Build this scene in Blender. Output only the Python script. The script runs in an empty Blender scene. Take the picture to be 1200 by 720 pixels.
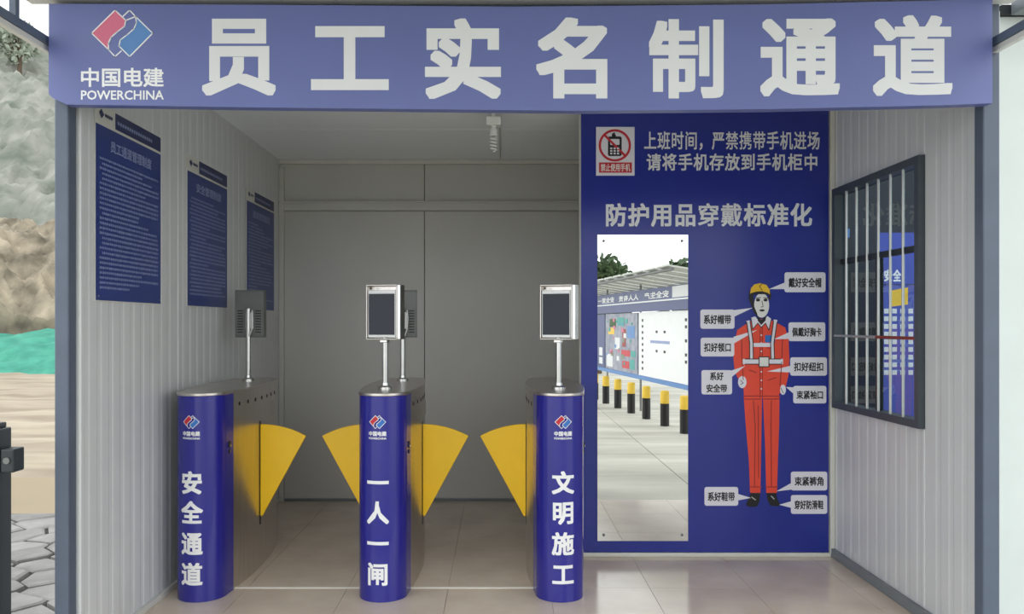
import bpy, bmesh, math, random
from mathutils import Vector, noise
from mathutils.geometry import delaunay_2d_cdt, convex_hull_2d

random.seed(7)
S = bpy.context.scene
C = S.collection

# ------------------------------------------------------------------ camera, sky, exposure
F = 950.0            # focal length in pixels of the 1200 px wide frame
EYE = 1.33
cam = bpy.data.cameras.new('camera'); cam.sensor_width = 36.0; cam.lens = 36.0*F/1200
cam.shift_x = 15/1200; cam.shift_y = 20/1200; cam.clip_start = 0.05; cam.clip_end = 500
camo = bpy.data.objects.new('camera', cam); C.objects.link(camo)
camo.location = (0, 0, EYE); camo.rotation_euler = (math.pi/2, 0, 0)
S.camera = camo

world = bpy.data.worlds.new('overcast_sky'); S.world = world; world.use_nodes = True
wn = world.node_tree; wn.nodes.clear()
wo = wn.nodes.new('ShaderNodeOutputWorld'); wb = wn.nodes.new('ShaderNodeBackground')
tc = wn.nodes.new('ShaderNodeTexCoord'); wz = wn.nodes.new('ShaderNodeTexNoise'); wr = wn.nodes.new('ShaderNodeValToRGB')
wz.inputs['Scale'].default_value = 1.6; wz.inputs['Detail'].default_value = 3
wr.color_ramp.elements[0].color = (0.86, 0.91, 0.96, 1); wr.color_ramp.elements[1].color = (0.96, 0.98, 1.0, 1)
wn.links.new(tc.outputs['Generated'], wz.inputs['Vector']); wn.links.new(wz.outputs['Fac'], wr.inputs['Fac'])
wn.links.new(wr.outputs['Color'], wb.inputs['Color']); wb.inputs['Strength'].default_value = 1.0
wn.links.new(wb.outputs[0], wo.inputs[0])

vs = S.view_settings
S.display_settings.display_device = 'sRGB'
vs.view_transform = 'Standard'; vs.look = 'None'; vs.gamma = 1.0; vs.use_curve_mapping = False
vs.exposure = 1.2
try:
    S.cycles.use_denoising = True
    S.cycles.max_bounces = 10; S.cycles.diffuse_bounces = 6; S.cycles.glossy_bounces = 6
    S.cycles.sample_clamp_indirect = 6.0
except Exception:
    pass

# ------------------------------------------------------------------ materials
def lin(c):
    return tuple(((v/255)/12.92 if v/255 <= 0.04045 else ((v/255+0.055)/1.055)**2.4) for v in c)

MATS = {}
def mat(name, rgb, rough=0.5, metal=0.0, var=0.08, scale=6.0, bump=0.0, bscale=40.0, stretch=(1,1,1),
        spec=0.5, rnd=0.0, coords='Object', coat=0.0, rvar=0.0, rgb2=None, detail=4.0):
    if name in MATS: return MATS[name]
    m = bpy.data.materials.new(name); m.use_nodes = True
    nt = m.node_tree; n = nt.nodes; l = nt.links
    b = n['Principled BSDF']
    b.inputs['Roughness'].default_value = rough; b.inputs['Metallic'].default_value = metal
    b.inputs['Specular IOR Level'].default_value = spec
    b.inputs['Coat Weight'].default_value = coat; b.inputs['Coat Roughness'].default_value = 0.08
    c = lin(rgb)
    t = n.new('ShaderNodeTexCoord'); mp = n.new('ShaderNodeMapping'); mp.inputs['Scale'].default_value = stretch
    l.new(t.outputs[coords], mp.inputs['Vector'])
    nz = n.new('ShaderNodeTexNoise'); nz.inputs['Scale'].default_value = scale; nz.inputs['Detail'].default_value = detail
    l.new(mp.outputs[0], nz.inputs['Vector'])
    r = n.new('ShaderNodeValToRGB')
    r.color_ramp.elements[0].position = 0.3; r.color_ramp.elements[1].position = 0.7
    c2 = lin(rgb2) if rgb2 else tuple(min(1, v*(1+var)) for v in c)
    c1 = c if rgb2 else tuple(v*(1-var) for v in c)
    r.color_ramp.elements[0].color = (*c1, 1); r.color_ramp.elements[1].color = (*c2, 1)
    l.new(nz.outputs['Fac'], r.inputs['Fac'])
    out = r.outputs['Color']
    if rnd:
        oi = n.new('ShaderNodeObjectInfo'); mr = n.new('ShaderNodeMapRange')
        mr.inputs['To Min'].default_value = 1-rnd; mr.inputs['To Max'].default_value = 1+rnd
        l.new(oi.outputs['Random'], mr.inputs['Value'])
        hs = n.new('ShaderNodeHueSaturation'); l.new(mr.outputs[0], hs.inputs['Value']); l.new(out, hs.inputs['Color'])
        out = hs.outputs['Color']
    l.new(out, b.inputs['Base Color'])
    if rvar:
        mr2 = n.new('ShaderNodeMapRange'); mr2.inputs['To Min'].default_value = max(0, rough-rvar); mr2.inputs['To Max'].default_value = rough+rvar
        l.new(nz.outputs['Fac'], mr2.inputs['Value']); l.new(mr2.outputs[0], b.inputs['Roughness'])
    if bump:
        nb = n.new('ShaderNodeTexNoise'); nb.inputs['Scale'].default_value = bscale; nb.inputs['Detail'].default_value = 5
        l.new(mp.outputs[0], nb.inputs['Vector'])
        bp = n.new('ShaderNodeBump'); bp.inputs['Strength'].default_value = bump; bp.inputs['Distance'].default_value = 0.02
        l.new(nb.outputs['Fac'], bp.inputs['Height']); l.new(bp.outputs[0], b.inputs['Normal'])
    MATS[name] = m
    return m

M_WALL   = mat('white_painted_steel', (212, 214, 214), 0.34, var=0.03, scale=2.5, bump=0.03, bscale=8, rvar=0.06)
M_BACK   = mat('grey_white_wall_sheet', (200, 199, 194), 0.42, var=0.03, scale=2, bump=0.03, bscale=6)
M_CEIL   = mat('white_ceiling_sheet', (244, 248, 252), 0.28, var=0.03, scale=2)
M_TRIM   = mat('white_trim', (214, 213, 205), 0.4, var=0.04)
M_POST   = mat('blue_grey_painted_post', (86, 96, 112), 0.45, var=0.06, scale=9)
M_BASE   = mat('grey_channel', (122, 128, 132), 0.45, var=0.08)
M_TILE   = mat('glossy_beige_tile', (232, 216, 196), 0.15, var=0.0, scale=3.0, rgb2=(210, 192, 172), rnd=0.03, coords='Object', rvar=0.05, bump=0.01, bscale=5, spec=0.8)
M_GROUT  = mat('tile_joint', (176, 162, 146), 0.7, var=0.1)
M_STRIP  = mat('pale_threshold', (226, 222, 212), 0.5, var=0.05)
M_BLUE   = mat('blue_board_film', (34, 48, 142), 0.27, var=0.04, scale=3, bump=0.015, bscale=5)
M_BANNER = mat('blue_banner_vinyl', (94, 104, 162), 0.42, var=0.05, scale=2.5, bump=0.06, bscale=3, spec=0.7)
M_POSTER = mat('blue_poster_film', (36, 58, 128), 0.3, var=0.05, scale=4)
M_POSTERD= mat('dark_blue_print', (26, 38, 92), 0.3, var=0.05)
M_INK_L  = mat('pale_poster_print', (136, 148, 190), 0.4, var=0.05)
M_INK_W  = mat('white_print', (236, 236, 236), 0.45, var=0.02)
M_INK_G  = mat('pale_grey_print', (222, 223, 224), 0.45, var=0.02)
M_INK_K  = mat('black_print', (22, 22, 26), 0.5, var=0.1)
M_INK_R  = mat('red_print', (196, 34, 50), 0.45, var=0.05)
M_INK_B  = mat('light_blue_print', (40, 110, 190), 0.45, var=0.05)
M_INK_P  = mat('pale_red_print', (214, 108, 138), 0.45, var=0.05)  # paler red than the turnstile emblem
M_INK_C  = mat('pale_blue_print', (86, 132, 190), 0.45, var=0.05)  # paler blue than the turnstile emblem
M_ORANGE = mat('orange_red_print', (232, 74, 50), 0.45, var=0.05)
M_DKRED  = mat('dark_red_print', (150, 38, 34), 0.45, var=0.05)
M_YEL    = mat('yellow_print', (235, 190, 40), 0.45, var=0.05)
M_SKIN   = mat('pale_face_print', (226, 226, 220), 0.45, var=0.03)
M_CALL   = mat('pale_callout_print', (228, 226, 234), 0.45, var=0.02)
M_TBLUE  = mat('glossy_blue_turnstile_film', (36, 36, 138), 0.2, var=0.04, scale=4, coat=0.3)
M_STEEL  = mat('brushed_steel', (214, 208, 202), 0.3, 1.0, var=0.07, scale=9, stretch=(6, 6, 0.4), bump=0.02, bscale=30)
M_STEELB = mat('bright_steel', (205, 205, 202), 0.22, 1.0, var=0.05, scale=14)
M_STEELD = mat('grey_casing', (112, 114, 112), 0.45, 0.3, var=0.08, scale=12)
M_FLAP   = mat('yellow_flap_plastic', (250, 200, 14), 0.33, var=0.03, scale=6)
M_BLACK  = mat('black_plastic', (18, 18, 20), 0.4, var=0.1)
M_SCREEN = mat('dark_screen_glass', (20, 28, 42), 0.04, var=0.1, spec=0.3)
M_BEZEL  = mat('white_bezel', (232, 234, 234), 0.35, var=0.03)
M_MIRROR = mat('mirror_silvering', (240, 242, 240), 0.0, 1.0, var=0.01)
M_FRAME  = mat('dark_grey_window_frame', (74, 82, 88), 0.45, 0.1, var=0.08, scale=10)
M_BARS   = mat('pale_steel_bar', (196, 198, 194), 0.32, 0.6, var=0.06, scale=12)
M_RUST   = mat('red_painted_rod', (150, 62, 52), 0.6, var=0.2, scale=30)
M_CONC   = mat('pale_concrete', (200, 196, 182), 0.7, var=0.0, scale=1.6, rgb2=(160, 156, 143), stretch=(0.35, 1.6, 1), bump=0.15, bscale=14, rnd=0.05, detail=7)
M_JOINT  = mat('dark_earth_joint', (70, 66, 58), 0.9, var=0.2, scale=12)
M_STONE  = mat('pale_grey_paving_stone', (146, 143, 138), 0.7, scale=5, rgb2=(116, 114, 110), bump=0.4, bscale=11, rnd=0.1)
M_MUD    = mat('wet_tan_mud', (148, 130, 100), 0.35, var=0.05, scale=1.2, bump=0.05, bscale=6)
M_SILT   = mat('beige_silt', (172, 160, 138), 0.8, scale=0.9, rgb2=(128, 114, 94), bump=0.5, bscale=3, stretch=(0.5, 2, 1), detail=8)
M_NET    = mat('green_dust_net', (66, 150, 126), 0.8, scale=2.5, rgb2=(40, 122, 102), bump=0.4, bscale=8)
M_ROCK   = mat('tan_rock', (168, 156, 134), 0.9, scale=1.3, rgb2=(86, 80, 66), bump=0.9, bscale=3.5, detail=9)
M_HILL   = mat('grey_green_hillside', (150, 150, 140), 0.95, scale=0.7, rgb2=(98, 104, 92), bump=0.9, bscale=2, detail=10)
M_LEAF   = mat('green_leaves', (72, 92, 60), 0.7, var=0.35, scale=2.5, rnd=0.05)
M_LEAFH  = mat('haze_tinted_leaves', (150, 158, 140), 0.8, var=0.2, scale=2.5)  # distance haze put into the leaf colour
M_BARK   = mat('brown_bark', (92, 76, 60), 0.9, var=0.2, scale=12)
M_GATE   = mat('dark_gate_paint', (38, 44, 48), 0.45, var=0.1)
M_PIPE   = mat('blue_grey_beam_paint', (92, 104, 120), 0.45, var=0.1)
M_ROOF   = mat('grey_sheet_roof', (196, 198, 190), 0.5, var=0.1, scale=3)
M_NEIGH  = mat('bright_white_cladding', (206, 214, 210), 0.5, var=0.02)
M_DARK   = mat('shade_dark_cladding', (36, 40, 42), 0.6, var=0.1)  # dimness of the room behind the window put into this colour
M_BOLLY  = mat('yellow_bollard_paint', (230, 190, 60), 0.5, var=0.08)
M_TEAL   = mat('teal_print', (70, 160, 150), 0.5, var=0.05)
M_GRAYP  = mat('grey_map_print', (170, 168, 178), 0.5, scale=7, rgb2=(120, 128, 148), detail=6)
M_BBOARD = mat('navy_notice_board', (44, 56, 112), 0.4, var=0.06)
M_CFL    = mat('white_lamp_tube', (232, 234, 230), 0.3, var=0.02)

def glass_mat():
    m = bpy.data.materials.new('clear_window_glass'); m.use_nodes = True
    nt = m.node_tree; nt.nodes.clear()
    o = nt.nodes.new('ShaderNodeOutputMaterial'); mx = nt.nodes.new('ShaderNodeMixShader')
    tr = nt.nodes.new('ShaderNodeBsdfTransparent'); gl = nt.nodes.new('ShaderNodeBsdfGlossy'); fr = nt.nodes.new('ShaderNodeFresnel')
    tr.inputs['Color'].default_value = (0.76, 0.82, 0.84, 1); gl.inputs['Roughness'].default_value = 0.01; fr.inputs['IOR'].default_value = 1.4
    ge = nt.nodes.new('ShaderNodeNewGeometry'); sb = nt.nodes.new('ShaderNodeMath'); sb.operation = 'SUBTRACT'; sb.inputs[0].default_value = 1
    mu = nt.nodes.new('ShaderNodeMath'); mu.operation = 'MULTIPLY'      # only the entry face reflects: no total reflection inside a thin pane
    nt.links.new(ge.outputs['Backfacing'], sb.inputs[1]); nt.links.new(sb.outputs[0], mu.inputs[0]); nt.links.new(fr.outputs[0], mu.inputs[1])
    nt.links.new(mu.outputs[0], mx.inputs['Fac']); nt.links.new(tr.outputs[0], mx.inputs[1]); nt.links.new(gl.outputs[0], mx.inputs[2])
    nt.links.new(mx.outputs[0], o.inputs['Surface'])
    return m
M_GLASS = glass_mat()

# ------------------------------------------------------------------ object helpers
W = {}                               # world place of every object's origin
def tag(o, label=None, cat=None, group=None, kind=None):
    if label: o['label'] = label
    if cat: o['category'] = cat
    if group: o['group'] = group
    if kind: o['kind'] = kind
    return o

def empty(name, loc, label=None, cat=None, group=None, kind=None):
    o = bpy.data.objects.new(name, None); C.objects.link(o)
    o.empty_display_size = 0.1; o.location = loc; W[o.name] = Vector(loc)
    return tag(o, label, cat, group, kind)

class MB:
    def __init__(s): s.v = []; s.f = []
    def add(s, v, f):
        n = len(s.v); s.v += [tuple(p) for p in v]; s.f += [tuple(i+n for i in q) for q in f]; return s
    def box(s, x0, x1, y0, y1, z0, z1):
        v = [(x0,y0,z0),(x1,y0,z0),(x1,y1,z0),(x0,y1,z0),(x0,y0,z1),(x1,y0,z1),(x1,y1,z1),(x0,y1,z1)]
        return s.add(v, [(0,3,2,1),(4,5,6,7),(0,1,5,4),(1,2,6,5),(2,3,7,6),(3,0,4,7)])
    def tube(s, pts, r, n=12, cap=True):
        pts = [Vector(p) for p in pts]; rs = r if isinstance(r, (list, tuple)) else [r]*len(pts)
        rings = []; up = None
        for i, p in enumerate(pts):
            d = (pts[min(i+1, len(pts)-1)] - pts[max(i-1, 0)]).normalized()
            if up is None: up = Vector((0,0,1)) if abs(d.z) < 0.9 else Vector((1,0,0))
            a = d.cross(up).normalized(); b = a.cross(d).normalized(); up = b
            rings.append([p + (a*math.cos(t) + b*math.sin(t))*rs[i] for t in [2*math.pi*k/n for k in range(n)]])
        v = [q for g in rings for q in g]; f = []
        for i in range(len(rings)-1):
            for k in range(n): f.append((i*n+k, i*n+(k+1) % n, (i+1)*n+(k+1) % n, (i+1)*n+k))
        if cap: f.append(tuple(range(n))[::-1]); f.append(tuple((len(rings)-1)*n+k for k in range(n)))
        return s.add(v, f)
    def prism(s, pts, axis, d0, d1):
        """pts: 2D outline; axis 'z': (x,y) raised from d0 to d1; 'y': (x,z); 'x': (y,z)"""
        n = len(pts)
        g = {'z': lambda p, d: (p[0], p[1], d), 'y': lambda p, d: (p[0], d, p[1]), 'x': lambda p, d: (d, p[0], p[1])}[axis]
        v = [g(p, d0) for p in pts] + [g(p, d1) for p in pts]
        f = [tuple(range(n))[::-1], tuple(range(n, 2*n))] + [(i, (i+1) % n, n+(i+1) % n, n+i) for i in range(n)]
        return s.add(v, f)
    def build(s, name, m, parent=None, smooth=None, bevel=0, label=None, cat=None, group=None, kind=None, base=True):
        me = bpy.data.meshes.new(name)
        if parent: org = W[parent.name]
        elif base and s.v:
            xs, ys, zs = zip(*s.v); org = Vector(((min(xs)+max(xs))/2, (min(ys)+max(ys))/2, min(zs)))
        else: org = Vector((0, 0, 0))
        me.from_pydata([tuple(Vector(p)-org) for p in s.v], [], s.f)
        bm = bmesh.new(); bm.from_mesh(me); bmesh.ops.recalc_face_normals(bm, faces=bm.faces); bm.to_mesh(me); bm.free()
        me.materials.append(m)
        if smooth:
            for p in me.polygons: p.use_smooth = True
            me.set_sharp_from_angle(angle=math.radians(smooth))
        o = bpy.data.objects.new(name, me); C.objects.link(o)
        if parent: o.parent = parent; W[o.name] = org.copy()
        else: o.location = org; W[o.name] = org.copy()
        if bevel:
            b = o.modifiers.new('bevel', 'BEVEL'); b.width = bevel; b.segments = 2; b.limit_method = 'ANGLE'
        return tag(o, label, cat, group, kind)

def copy_tree(o, parent=None):
    c = o.copy(); C.objects.link(c); c.parent = parent
    for ch in list(o.children): copy_tree(ch, c)
    return c

# ---- lettering (built-in font outlines turned into thin printed shapes)
_TC = {}
def _outline(txt, bold):
    key = (txt, bold)
    if key in _TC: return _TC[key]
    cu = bpy.data.curves.new('t', 'FONT'); cu.body = txt; cu.size = 1.0; cu.resolution_u = 2
    ob = bpy.data.objects.new('t', cu); C.objects.link(ob)
    me = bpy.data.meshes.new_from_object(ob.evaluated_get(bpy.context.evaluated_depsgraph_get()))
    me.calc_loop_triangles()
    v = [(p.co.x, p.co.y) for p in me.vertices]; f = [tuple(p.vertices) for p in me.loop_triangles]
    bpy.data.objects.remove(ob); bpy.data.curves.remove(cu); bpy.data.meshes.remove(me)
    if v and bold:                      # heavier strokes: every facet grown by a small square, all merged into clean faces
        V = []; Fc = []; b = bold
        for q in f:
            pts = [Vector((v[i][0]+dx, v[i][1]+dy)) for i in q for dx, dy in ((b, b), (b, -b), (-b, b), (-b, -b))]
            h = convex_hull_2d(pts); n = len(V); V += [pts[i] for i in h]; Fc.append([n+k for k in range(len(h))])
        r = delaunay_2d_cdt(V, [], Fc, 1, 1e-5)
        bm = bmesh.new(); vv = [bm.verts.new((p.x, p.y, 0)) for p in r[0]]
        for q, of in zip(r[2], r[5]):
            if not of: continue
            try: bm.faces.new([vv[i] for i in q])
            except ValueError: pass
        bmesh.ops.dissolve_limit(bm, angle_limit=0.01, verts=bm.verts[:], edges=bm.edges[:])
        bmesh.ops.delete(bm, geom=[w for w in bm.verts if not w.link_faces], context='VERTS')
        bmesh.ops.triangulate(bm, faces=[q for q in bm.faces if len(q.verts) > 4])
        bm.verts.index_update()
        v = [(w.co.x, w.co.y) for w in bm.verts]; f = [tuple(w.index for w in q.verts) for q in bm.faces]; bm.free()
    _TC[key] = (v, f)
    return v, f

def glyphs(txt, bold=0.0):
    if all(ord(c) < 128 for c in txt): return _outline(txt, bold)
    V = []; Fc = []
    for k, ch in enumerate(txt):
        if ch == ' ': continue
        v, f = _outline(ch, bold); n = len(V)
        V += [(x+k, y) for x, y in v]; Fc += [tuple(i+n for i in q) for q in f]
    return V, Fc

def fit(txt, x0, x1, z0, z1, bold=0.02):
    """glyph outlines stretched into a box: 2D verts and faces"""
    v, f = glyphs(txt, bold)
    if not v: return [], []
    xs = [p[0] for p in v]; ys = [p[1] for p in v]
    ax, bx, ay, by = min(xs), max(xs), min(ys), max(ys)
    return [(x0+(p[0]-ax)/(bx-ax)*(x1-x0), z0+(p[1]-ay)/(by-ay)*(z1-z0)) for p in v], f

def em(txt, cx, cz, size, bold=0.02):
    v, f = glyphs(txt, bold)
    return [(cx+(p[0]-0.5)*size, cz+(p[1]-0.37)*size) for p in v], f

def bisected(v2, f, x0, x1, n):
    bm = bmesh.new(); vv = [bm.verts.new((p[0], p[1], 0)) for p in v2]
    for q in f:
        try: bm.faces.new([vv[i] for i in q])
        except ValueError: pass
    for k in range(1, n):
        x = x0 + (x1-x0)*k/n
        bmesh.ops.bisect_plane(bm, geom=bm.verts[:]+bm.edges[:]+bm.faces[:], plane_co=(x, 0, 0), plane_no=(1, 0, 0), dist=1e-6)
    bm.verts.index_update()
    v = [(q.co.x, q.co.y) for q in bm.verts]; ff = [tuple(w.index for w in q.verts) for q in bm.faces]; bm.free()
    return v, ff

LOGO_RED  = [(107.5,39),(135,12),(147.5,24),(146,31),(138,37),(130,44),(127,51),(127.5,58.5)]
LOGO_BLUE = [(179,39),(152,66.5),(139.5,54),(141,47),(149,41),(157,34),(160,27),(159,19.5)]
LOGO_LINES = [[(107.5,39),(135,12),(147.5,24),(146,31),(138,37),(130,44),(127,51),(127.5,58.5),(107.5,39)],
              [(127.5,58.5),(135,66.5),(142,60)], [(147.5,24),(159,19.5)],
              [(179,39),(152,66.5),(139.5,54),(141,47),(149,41),(157,34),(160,27),(159,19.5),(179,39)],
              [(159,19.5),(152,12),(144.5,19)]]
def stroke(pts, w):
    out = []
    for a, b in zip(pts[:-1], pts[1:]):
        dx, dy = b[0]-a[0], b[1]-a[1]; L = math.hypot(dx, dy) or 1; nx, ny = -dy/L*w/2, dx/L*w/2; ex, ey = dx/L*w/2, dy/L*w/2
        out.append([(a[0]+nx-ex, a[1]+ny-ey), (b[0]+nx+ex, b[1]+ny+ey), (b[0]-nx+ex, b[1]-ny+ey), (a[0]-nx-ex, a[1]-ny-ey)])
    return out

# pixel -> point on a plane Y = const
def px(x, y, Y): s = F/Y; return ((x-585)/s, EYE-(y-380)/s)
class Print:
    """flat print on a plane Y = const, given in photo pixels; layer by layer a fraction of a millimetre proud"""
    def __init__(s, Y, parent): s.Y = Y; s.p = parent
    def poly(s, polys, name, m, layer=1, **k):
        mb = MB(); y1 = s.Y - 0.0007*layer
        for k_, q in enumerate(polys):      # each shape a hair prouder than the last, so overlaps stay clean
            mb.prism([px(a, b, s.Y) for a, b in q], 'y', y1 - 0.00003*(k_ % 9), s.Y - 0.0002 + 0.00001*(k_ % 9))
        return mb.build(name, m, s.p, **k)
    def text(s, items, name, m, layer=1, bold=0.02, **k):
        mb = MB(); y1 = s.Y - 0.0007*layer
        for t, x0, x1, y0, y1_ in items:
            v, f = fit(t, x0, x1, -y1_, -y0, bold)
            mb.add([(lambda q: (q[0], y1, q[1]))(px(a, -b, s.Y)) for a, b in v], f)
        return mb.build(name, m, s.p, **k)

def rrect(x0, x1, y0, y1, r, n=4):
    out = []
    for cx, cy, a0 in ((x1-r, y0+r, -90), (x1-r, y1-r, 0), (x0+r, y1-r, 90), (x0+r, y0+r, 180)):
        for k in range(n+1):
            a = math.radians(a0+90*k/n); out.append((cx+r*math.cos(a), cy+r*math.sin(a)))
    return out
def ell(cx, cy, rx, ry, n=24, a0=0, a1=360):
    full = abs(a1-a0) >= 360
    return [(cx+rx*math.cos(math.radians(a0+(a1-a0)*k/(n if full else n-1))), cy+ry*math.sin(math.radians(a0+(a1-a0)*k/(n if full else n-1)))) for k in range(n)]
def ring(cx, cy, r0, r1, n=28):
    out = []
    for k in range(n):
        a, b = 2*math.pi*k/n, 2*math.pi*(k+1)/n
        out.append([(cx+r0*math.cos(a), cy+r0*math.sin(a)), (cx+r1*math.cos(a), cy+r1*math.sin(a)), (cx+r1*math.cos(b), cy+r1*math.sin(b)), (cx+r0*math.cos(b), cy+r0*math.sin(b))])
    return out

# ================================================================== THE SETTING
XL, XR = -1.645, 1.915           # inner faces of the side walls
YF, YB = 3.12, 6.09              # front and back of the cabin
H = 2.56

def fluted(side, y0, y1, z0, z1, x, depth=0.0022, pitch=0.1):
    """vertical fluted sheet facing into the room; side -1 = left wall (faces +X)"""
    ys = [(y0, 0.0)]; prof = [(y0, -0.006), (y0+0.006, 0)]
    y = y0 + pitch*0.5
    while y < y1-0.03:
        prof += [(y-0.022, 0), (y-0.012, -depth), (y+0.012, -depth), (y+0.022, 0)]
        y += pitch
    prof += [(y1-0.006, 0), (y1, -0.006)]
    pts = [(x - side*d, yy) for yy, d in prof] if side < 0 else [(x - d, yy) for yy, d in prof]
    if side < 0: pts = [(x + d, yy) for yy, d in prof]
    back = [(x + side*0.045, y1), (x + side*0.045, y0)]
    return MB().prism(pts+back, 'z', z0, z1)

wl = MB().box(XL-0.065, XL-0.046, 3.185, YB+0.05, -0.02, H).build('wall_left', M_WALL, kind='structure')
y = 3.185
for w in (0.965, 0.97, 0.97):
    fluted(-1, y, min(y+w, YB), 0.0, H, XL).build('wall_panel', M_WALL, wl); y += w
wr_ = MB()
wr_.box(XR+0.046, XR+0.052, 3.185, 3.65, -0.02, H); wr_.box(XR+0.046, XR+0.052, 4.60, YB, -0.02, H)
wr_.box(XR+0.046, XR+0.052, 3.65, 4.60, -0.02, 0.86); wr_.box(XR+0.046, XR+0.052, 3.65, 4.60, 2.09, H)
wr_ = wr_.build('wall_right', M_WALL, kind='structure')
for (a, b, c, d) in ((3.185, 3.65, 0, H), (3.65, 4.60, 0, 0.855), (3.65, 4.60, 2.095, H), (4.60, 5.35, 0, H), (5.35, YB, 0, H)):
    fluted(1, a, b, c, d, XR, pitch=0.1).build('wall_panel', M_WALL, wr_)
wbk = MB().box(XL-0.06, XR+0.05, YB+0.05, YB+0.07, -0.02, H).build('wall_back', M_BACK, kind='structure')
for a, b in ((XL, -0.563), (-0.559, 0.62), (0.624, XR)):
    MB().box(a, b, YB, YB+0.049, 0, 2.18).build('wall_panel', M_BACK, wbk, bevel=0.003)
    MB().box(a, b, YB, YB+0.049, 2.25, H).build('wall_panel', M_BACK, wbk, bevel=0.003)
MB().box(XL, XR, YB-0.03, YB-0.001, 2.18, 2.25).box(XL, XR, YB-0.045, YB-0.001, 2.236, 2.25).build('trim_1', M_BACK, kind='structure', bevel=0.004)
MB().box(XL+0.001, XR-0.001, YB-0.035, YB-0.001, H-0.032, H-0.001).build('trim_2', M_TRIM, kind='structure', bevel=0.004)
MB().box(XL+0.001, XL+0.035, YB-0.04, YB-0.001, 0.001, 2.5).build('trim_3', M_BACK, kind='structure', bevel=0.004)
MB().box(XL+0.001, XL+0.02, 3.19, YB-0.05, 0.001, 0.028).build('baseboard_left', M_TRIM, kind='structure', bevel=0.003)
MB().box(XR-0.022, XR-0.001, 3.19, 4.64, 0.001, 0.05).build('baseboard_right', M_BASE, kind='structure', bevel=0.003)
MB().box(XL, 0.62, YB-0.016, YB-0.001, 0.001, 0.02).build('baseboard_back', M_BASE, kind='structure')

ce = MB().box(XL-0.065, XR+0.052, YF+0.001, YB+0.07, H+0.02, H+0.08).build('ceiling', M_CEIL, kind='structure')
for a, b in ((YF+0.062, 4.15), (4.154, 5.12), (5.124, YB)):
    MB().box(XL-0.04, XR+0.04, a, b, H, H+0.02).build('ceiling_panel', M_CEIL, ce, bevel=0.002)

# floor: base slab and single tiles half a metre wide
fl = MB().box(XL-0.065, XR+0.052, YF, YB+0.07, -0.06, -0.003).build('floor', M_GROUT, kind='structure')
T = 0.507
jx = [XL] + [x for x in (-1.27+T*k for k in range(7)) if XL+0.02 < x < XR-0.02] + [XR]
jy = [YF] + [yy for yy in (4.085+T*k for k in range(-2, 5)) if YF+0.02 < yy < YB-0.02] + [YB]
for i in range(len(jx)-1):
    for j in range(len(jy)-1):
        g = 0.0012
        MB().box(jx[i]+g, jx[i+1]-g, jy[j]+g, jy[j+1]-g, -0.0028, 0.0).build('floor_tile', M_TILE, fl)
for a, b in ((-1.35, -0.685), (-0.46, 0.19)):
    MB().box(a, b, 4.077, 4.093, 0.0002, 0.004).build('threshold_strip', M_STRIP, fl)

# partition wall that carries the blue board
PY = 4.645
pw = MB().box(0.462, XR-0.001, PY, PY+0.055, 0.0, H-0.001).build('wall_partition', M_TRIM, kind='structure', bevel=0.002)
MB().box(0.455, XR-0.002, PY-0.016, PY-0.0005, 0.0005, 0.022).build('baseboard_partition', M_TRIM, kind='structure', bevel=0.002)
MB().box(1.889, XR-0.0005, PY-0.024, PY-0.0005, 0.023, H-0.002).build('trim_4', M_TRIM, kind='structure', bevel=0.003)

# front frame of the cabin
MB().box(-1.712, -1.657, YF-0.001, YF+0.06, -0.03, H+0.02).build('trim_5', M_POST, kind='structure', bevel=0.006)
MB().box(1.862, 1.927, YF-0.001, YF+0.06, -0.03, H+0.02).build('trim_6', M_POST, kind='structure', bevel=0.006)
MB().box(-1.656, 1.861, YF+0.001, YF+0.06, 2.26, H).build('trim_7', M_POST, kind='structure', bevel=0.004)
MB().box(-1.80, 1.965, YF-0.10, YF+0.0, H+0.0, H+0.09).build('trim_8', M_TRIM, kind='structure', bevel=0.004)

# side window: frame, transom, panes
wy0, wy1, wz0, wz1 = 3.652, 4.598, 0.857, 2.093
wf = MB()
x0, x1 = XR-0.028, XR+0.045
wf.box(x0, x1, wy0, wy0+0.035, wz0, wz1); wf.box(x0, x1, wy1-0.035, wy1, wz0, wz1)
wf.box(x0, x1, wy0+0.035, wy1-0.035, wz0, wz0+0.035); wf.box(x0, x1, wy0+0.035, wy1-0.035, wz1-0.035, wz1)
win = wf.build('window_1', M_FRAME, kind='structure')
MB().box(XR+0.005, XR+0.035, wy0+0.036, wy1-0.036, 1.665, 1.695).build('transom', M_GATE, win, bevel=0.003)
MB().box(XR+0.005, XR+0.035, 4.11, 4.14, wz0+0.036, 1.664).build('mullion', M_GATE, win, bevel=0.003)
MB().box(XR+0.018, XR+0.022, wy0+0.036, wy1-0.036, 1.696, wz1-0.036).build('pane', M_GLASS, win)
MB().box(XR+0.018, XR+0.022, wy0+0.036, 4.109, wz0+0.036, 1.664).build('pane', M_GLASS, win)
MB().box(XR+0.018, XR+0.022, 4.141, wy1-0.036, wz0+0.036, 1.664).build('pane', M_GLASS, win)
gr = empty('security_grille', (XR-0.012, 4.12, wz0), 'pale steel burglar bars with a red and silver cross rod over the side window', 'grille')
for k in range(6):
    yy = 3.82+0.125*k
    MB().tube([(XR-0.012, yy, wz0+0.03), (XR-0.012, yy, wz1-0.03)], 0.0065, 10).build('bar', M_BARS, gr, smooth=50)
MB().tube([(XR-0.026, 4.06, 1.265), (XR-0.026, 4.56, 1.265)], 0.007, 10).tube([(XR-0.026, 4.555, 1.265), (XR-0.005, 4.565, 1.265)], 0.006, 8).build('cross_rod', M_BARS, gr, smooth=50)
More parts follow.
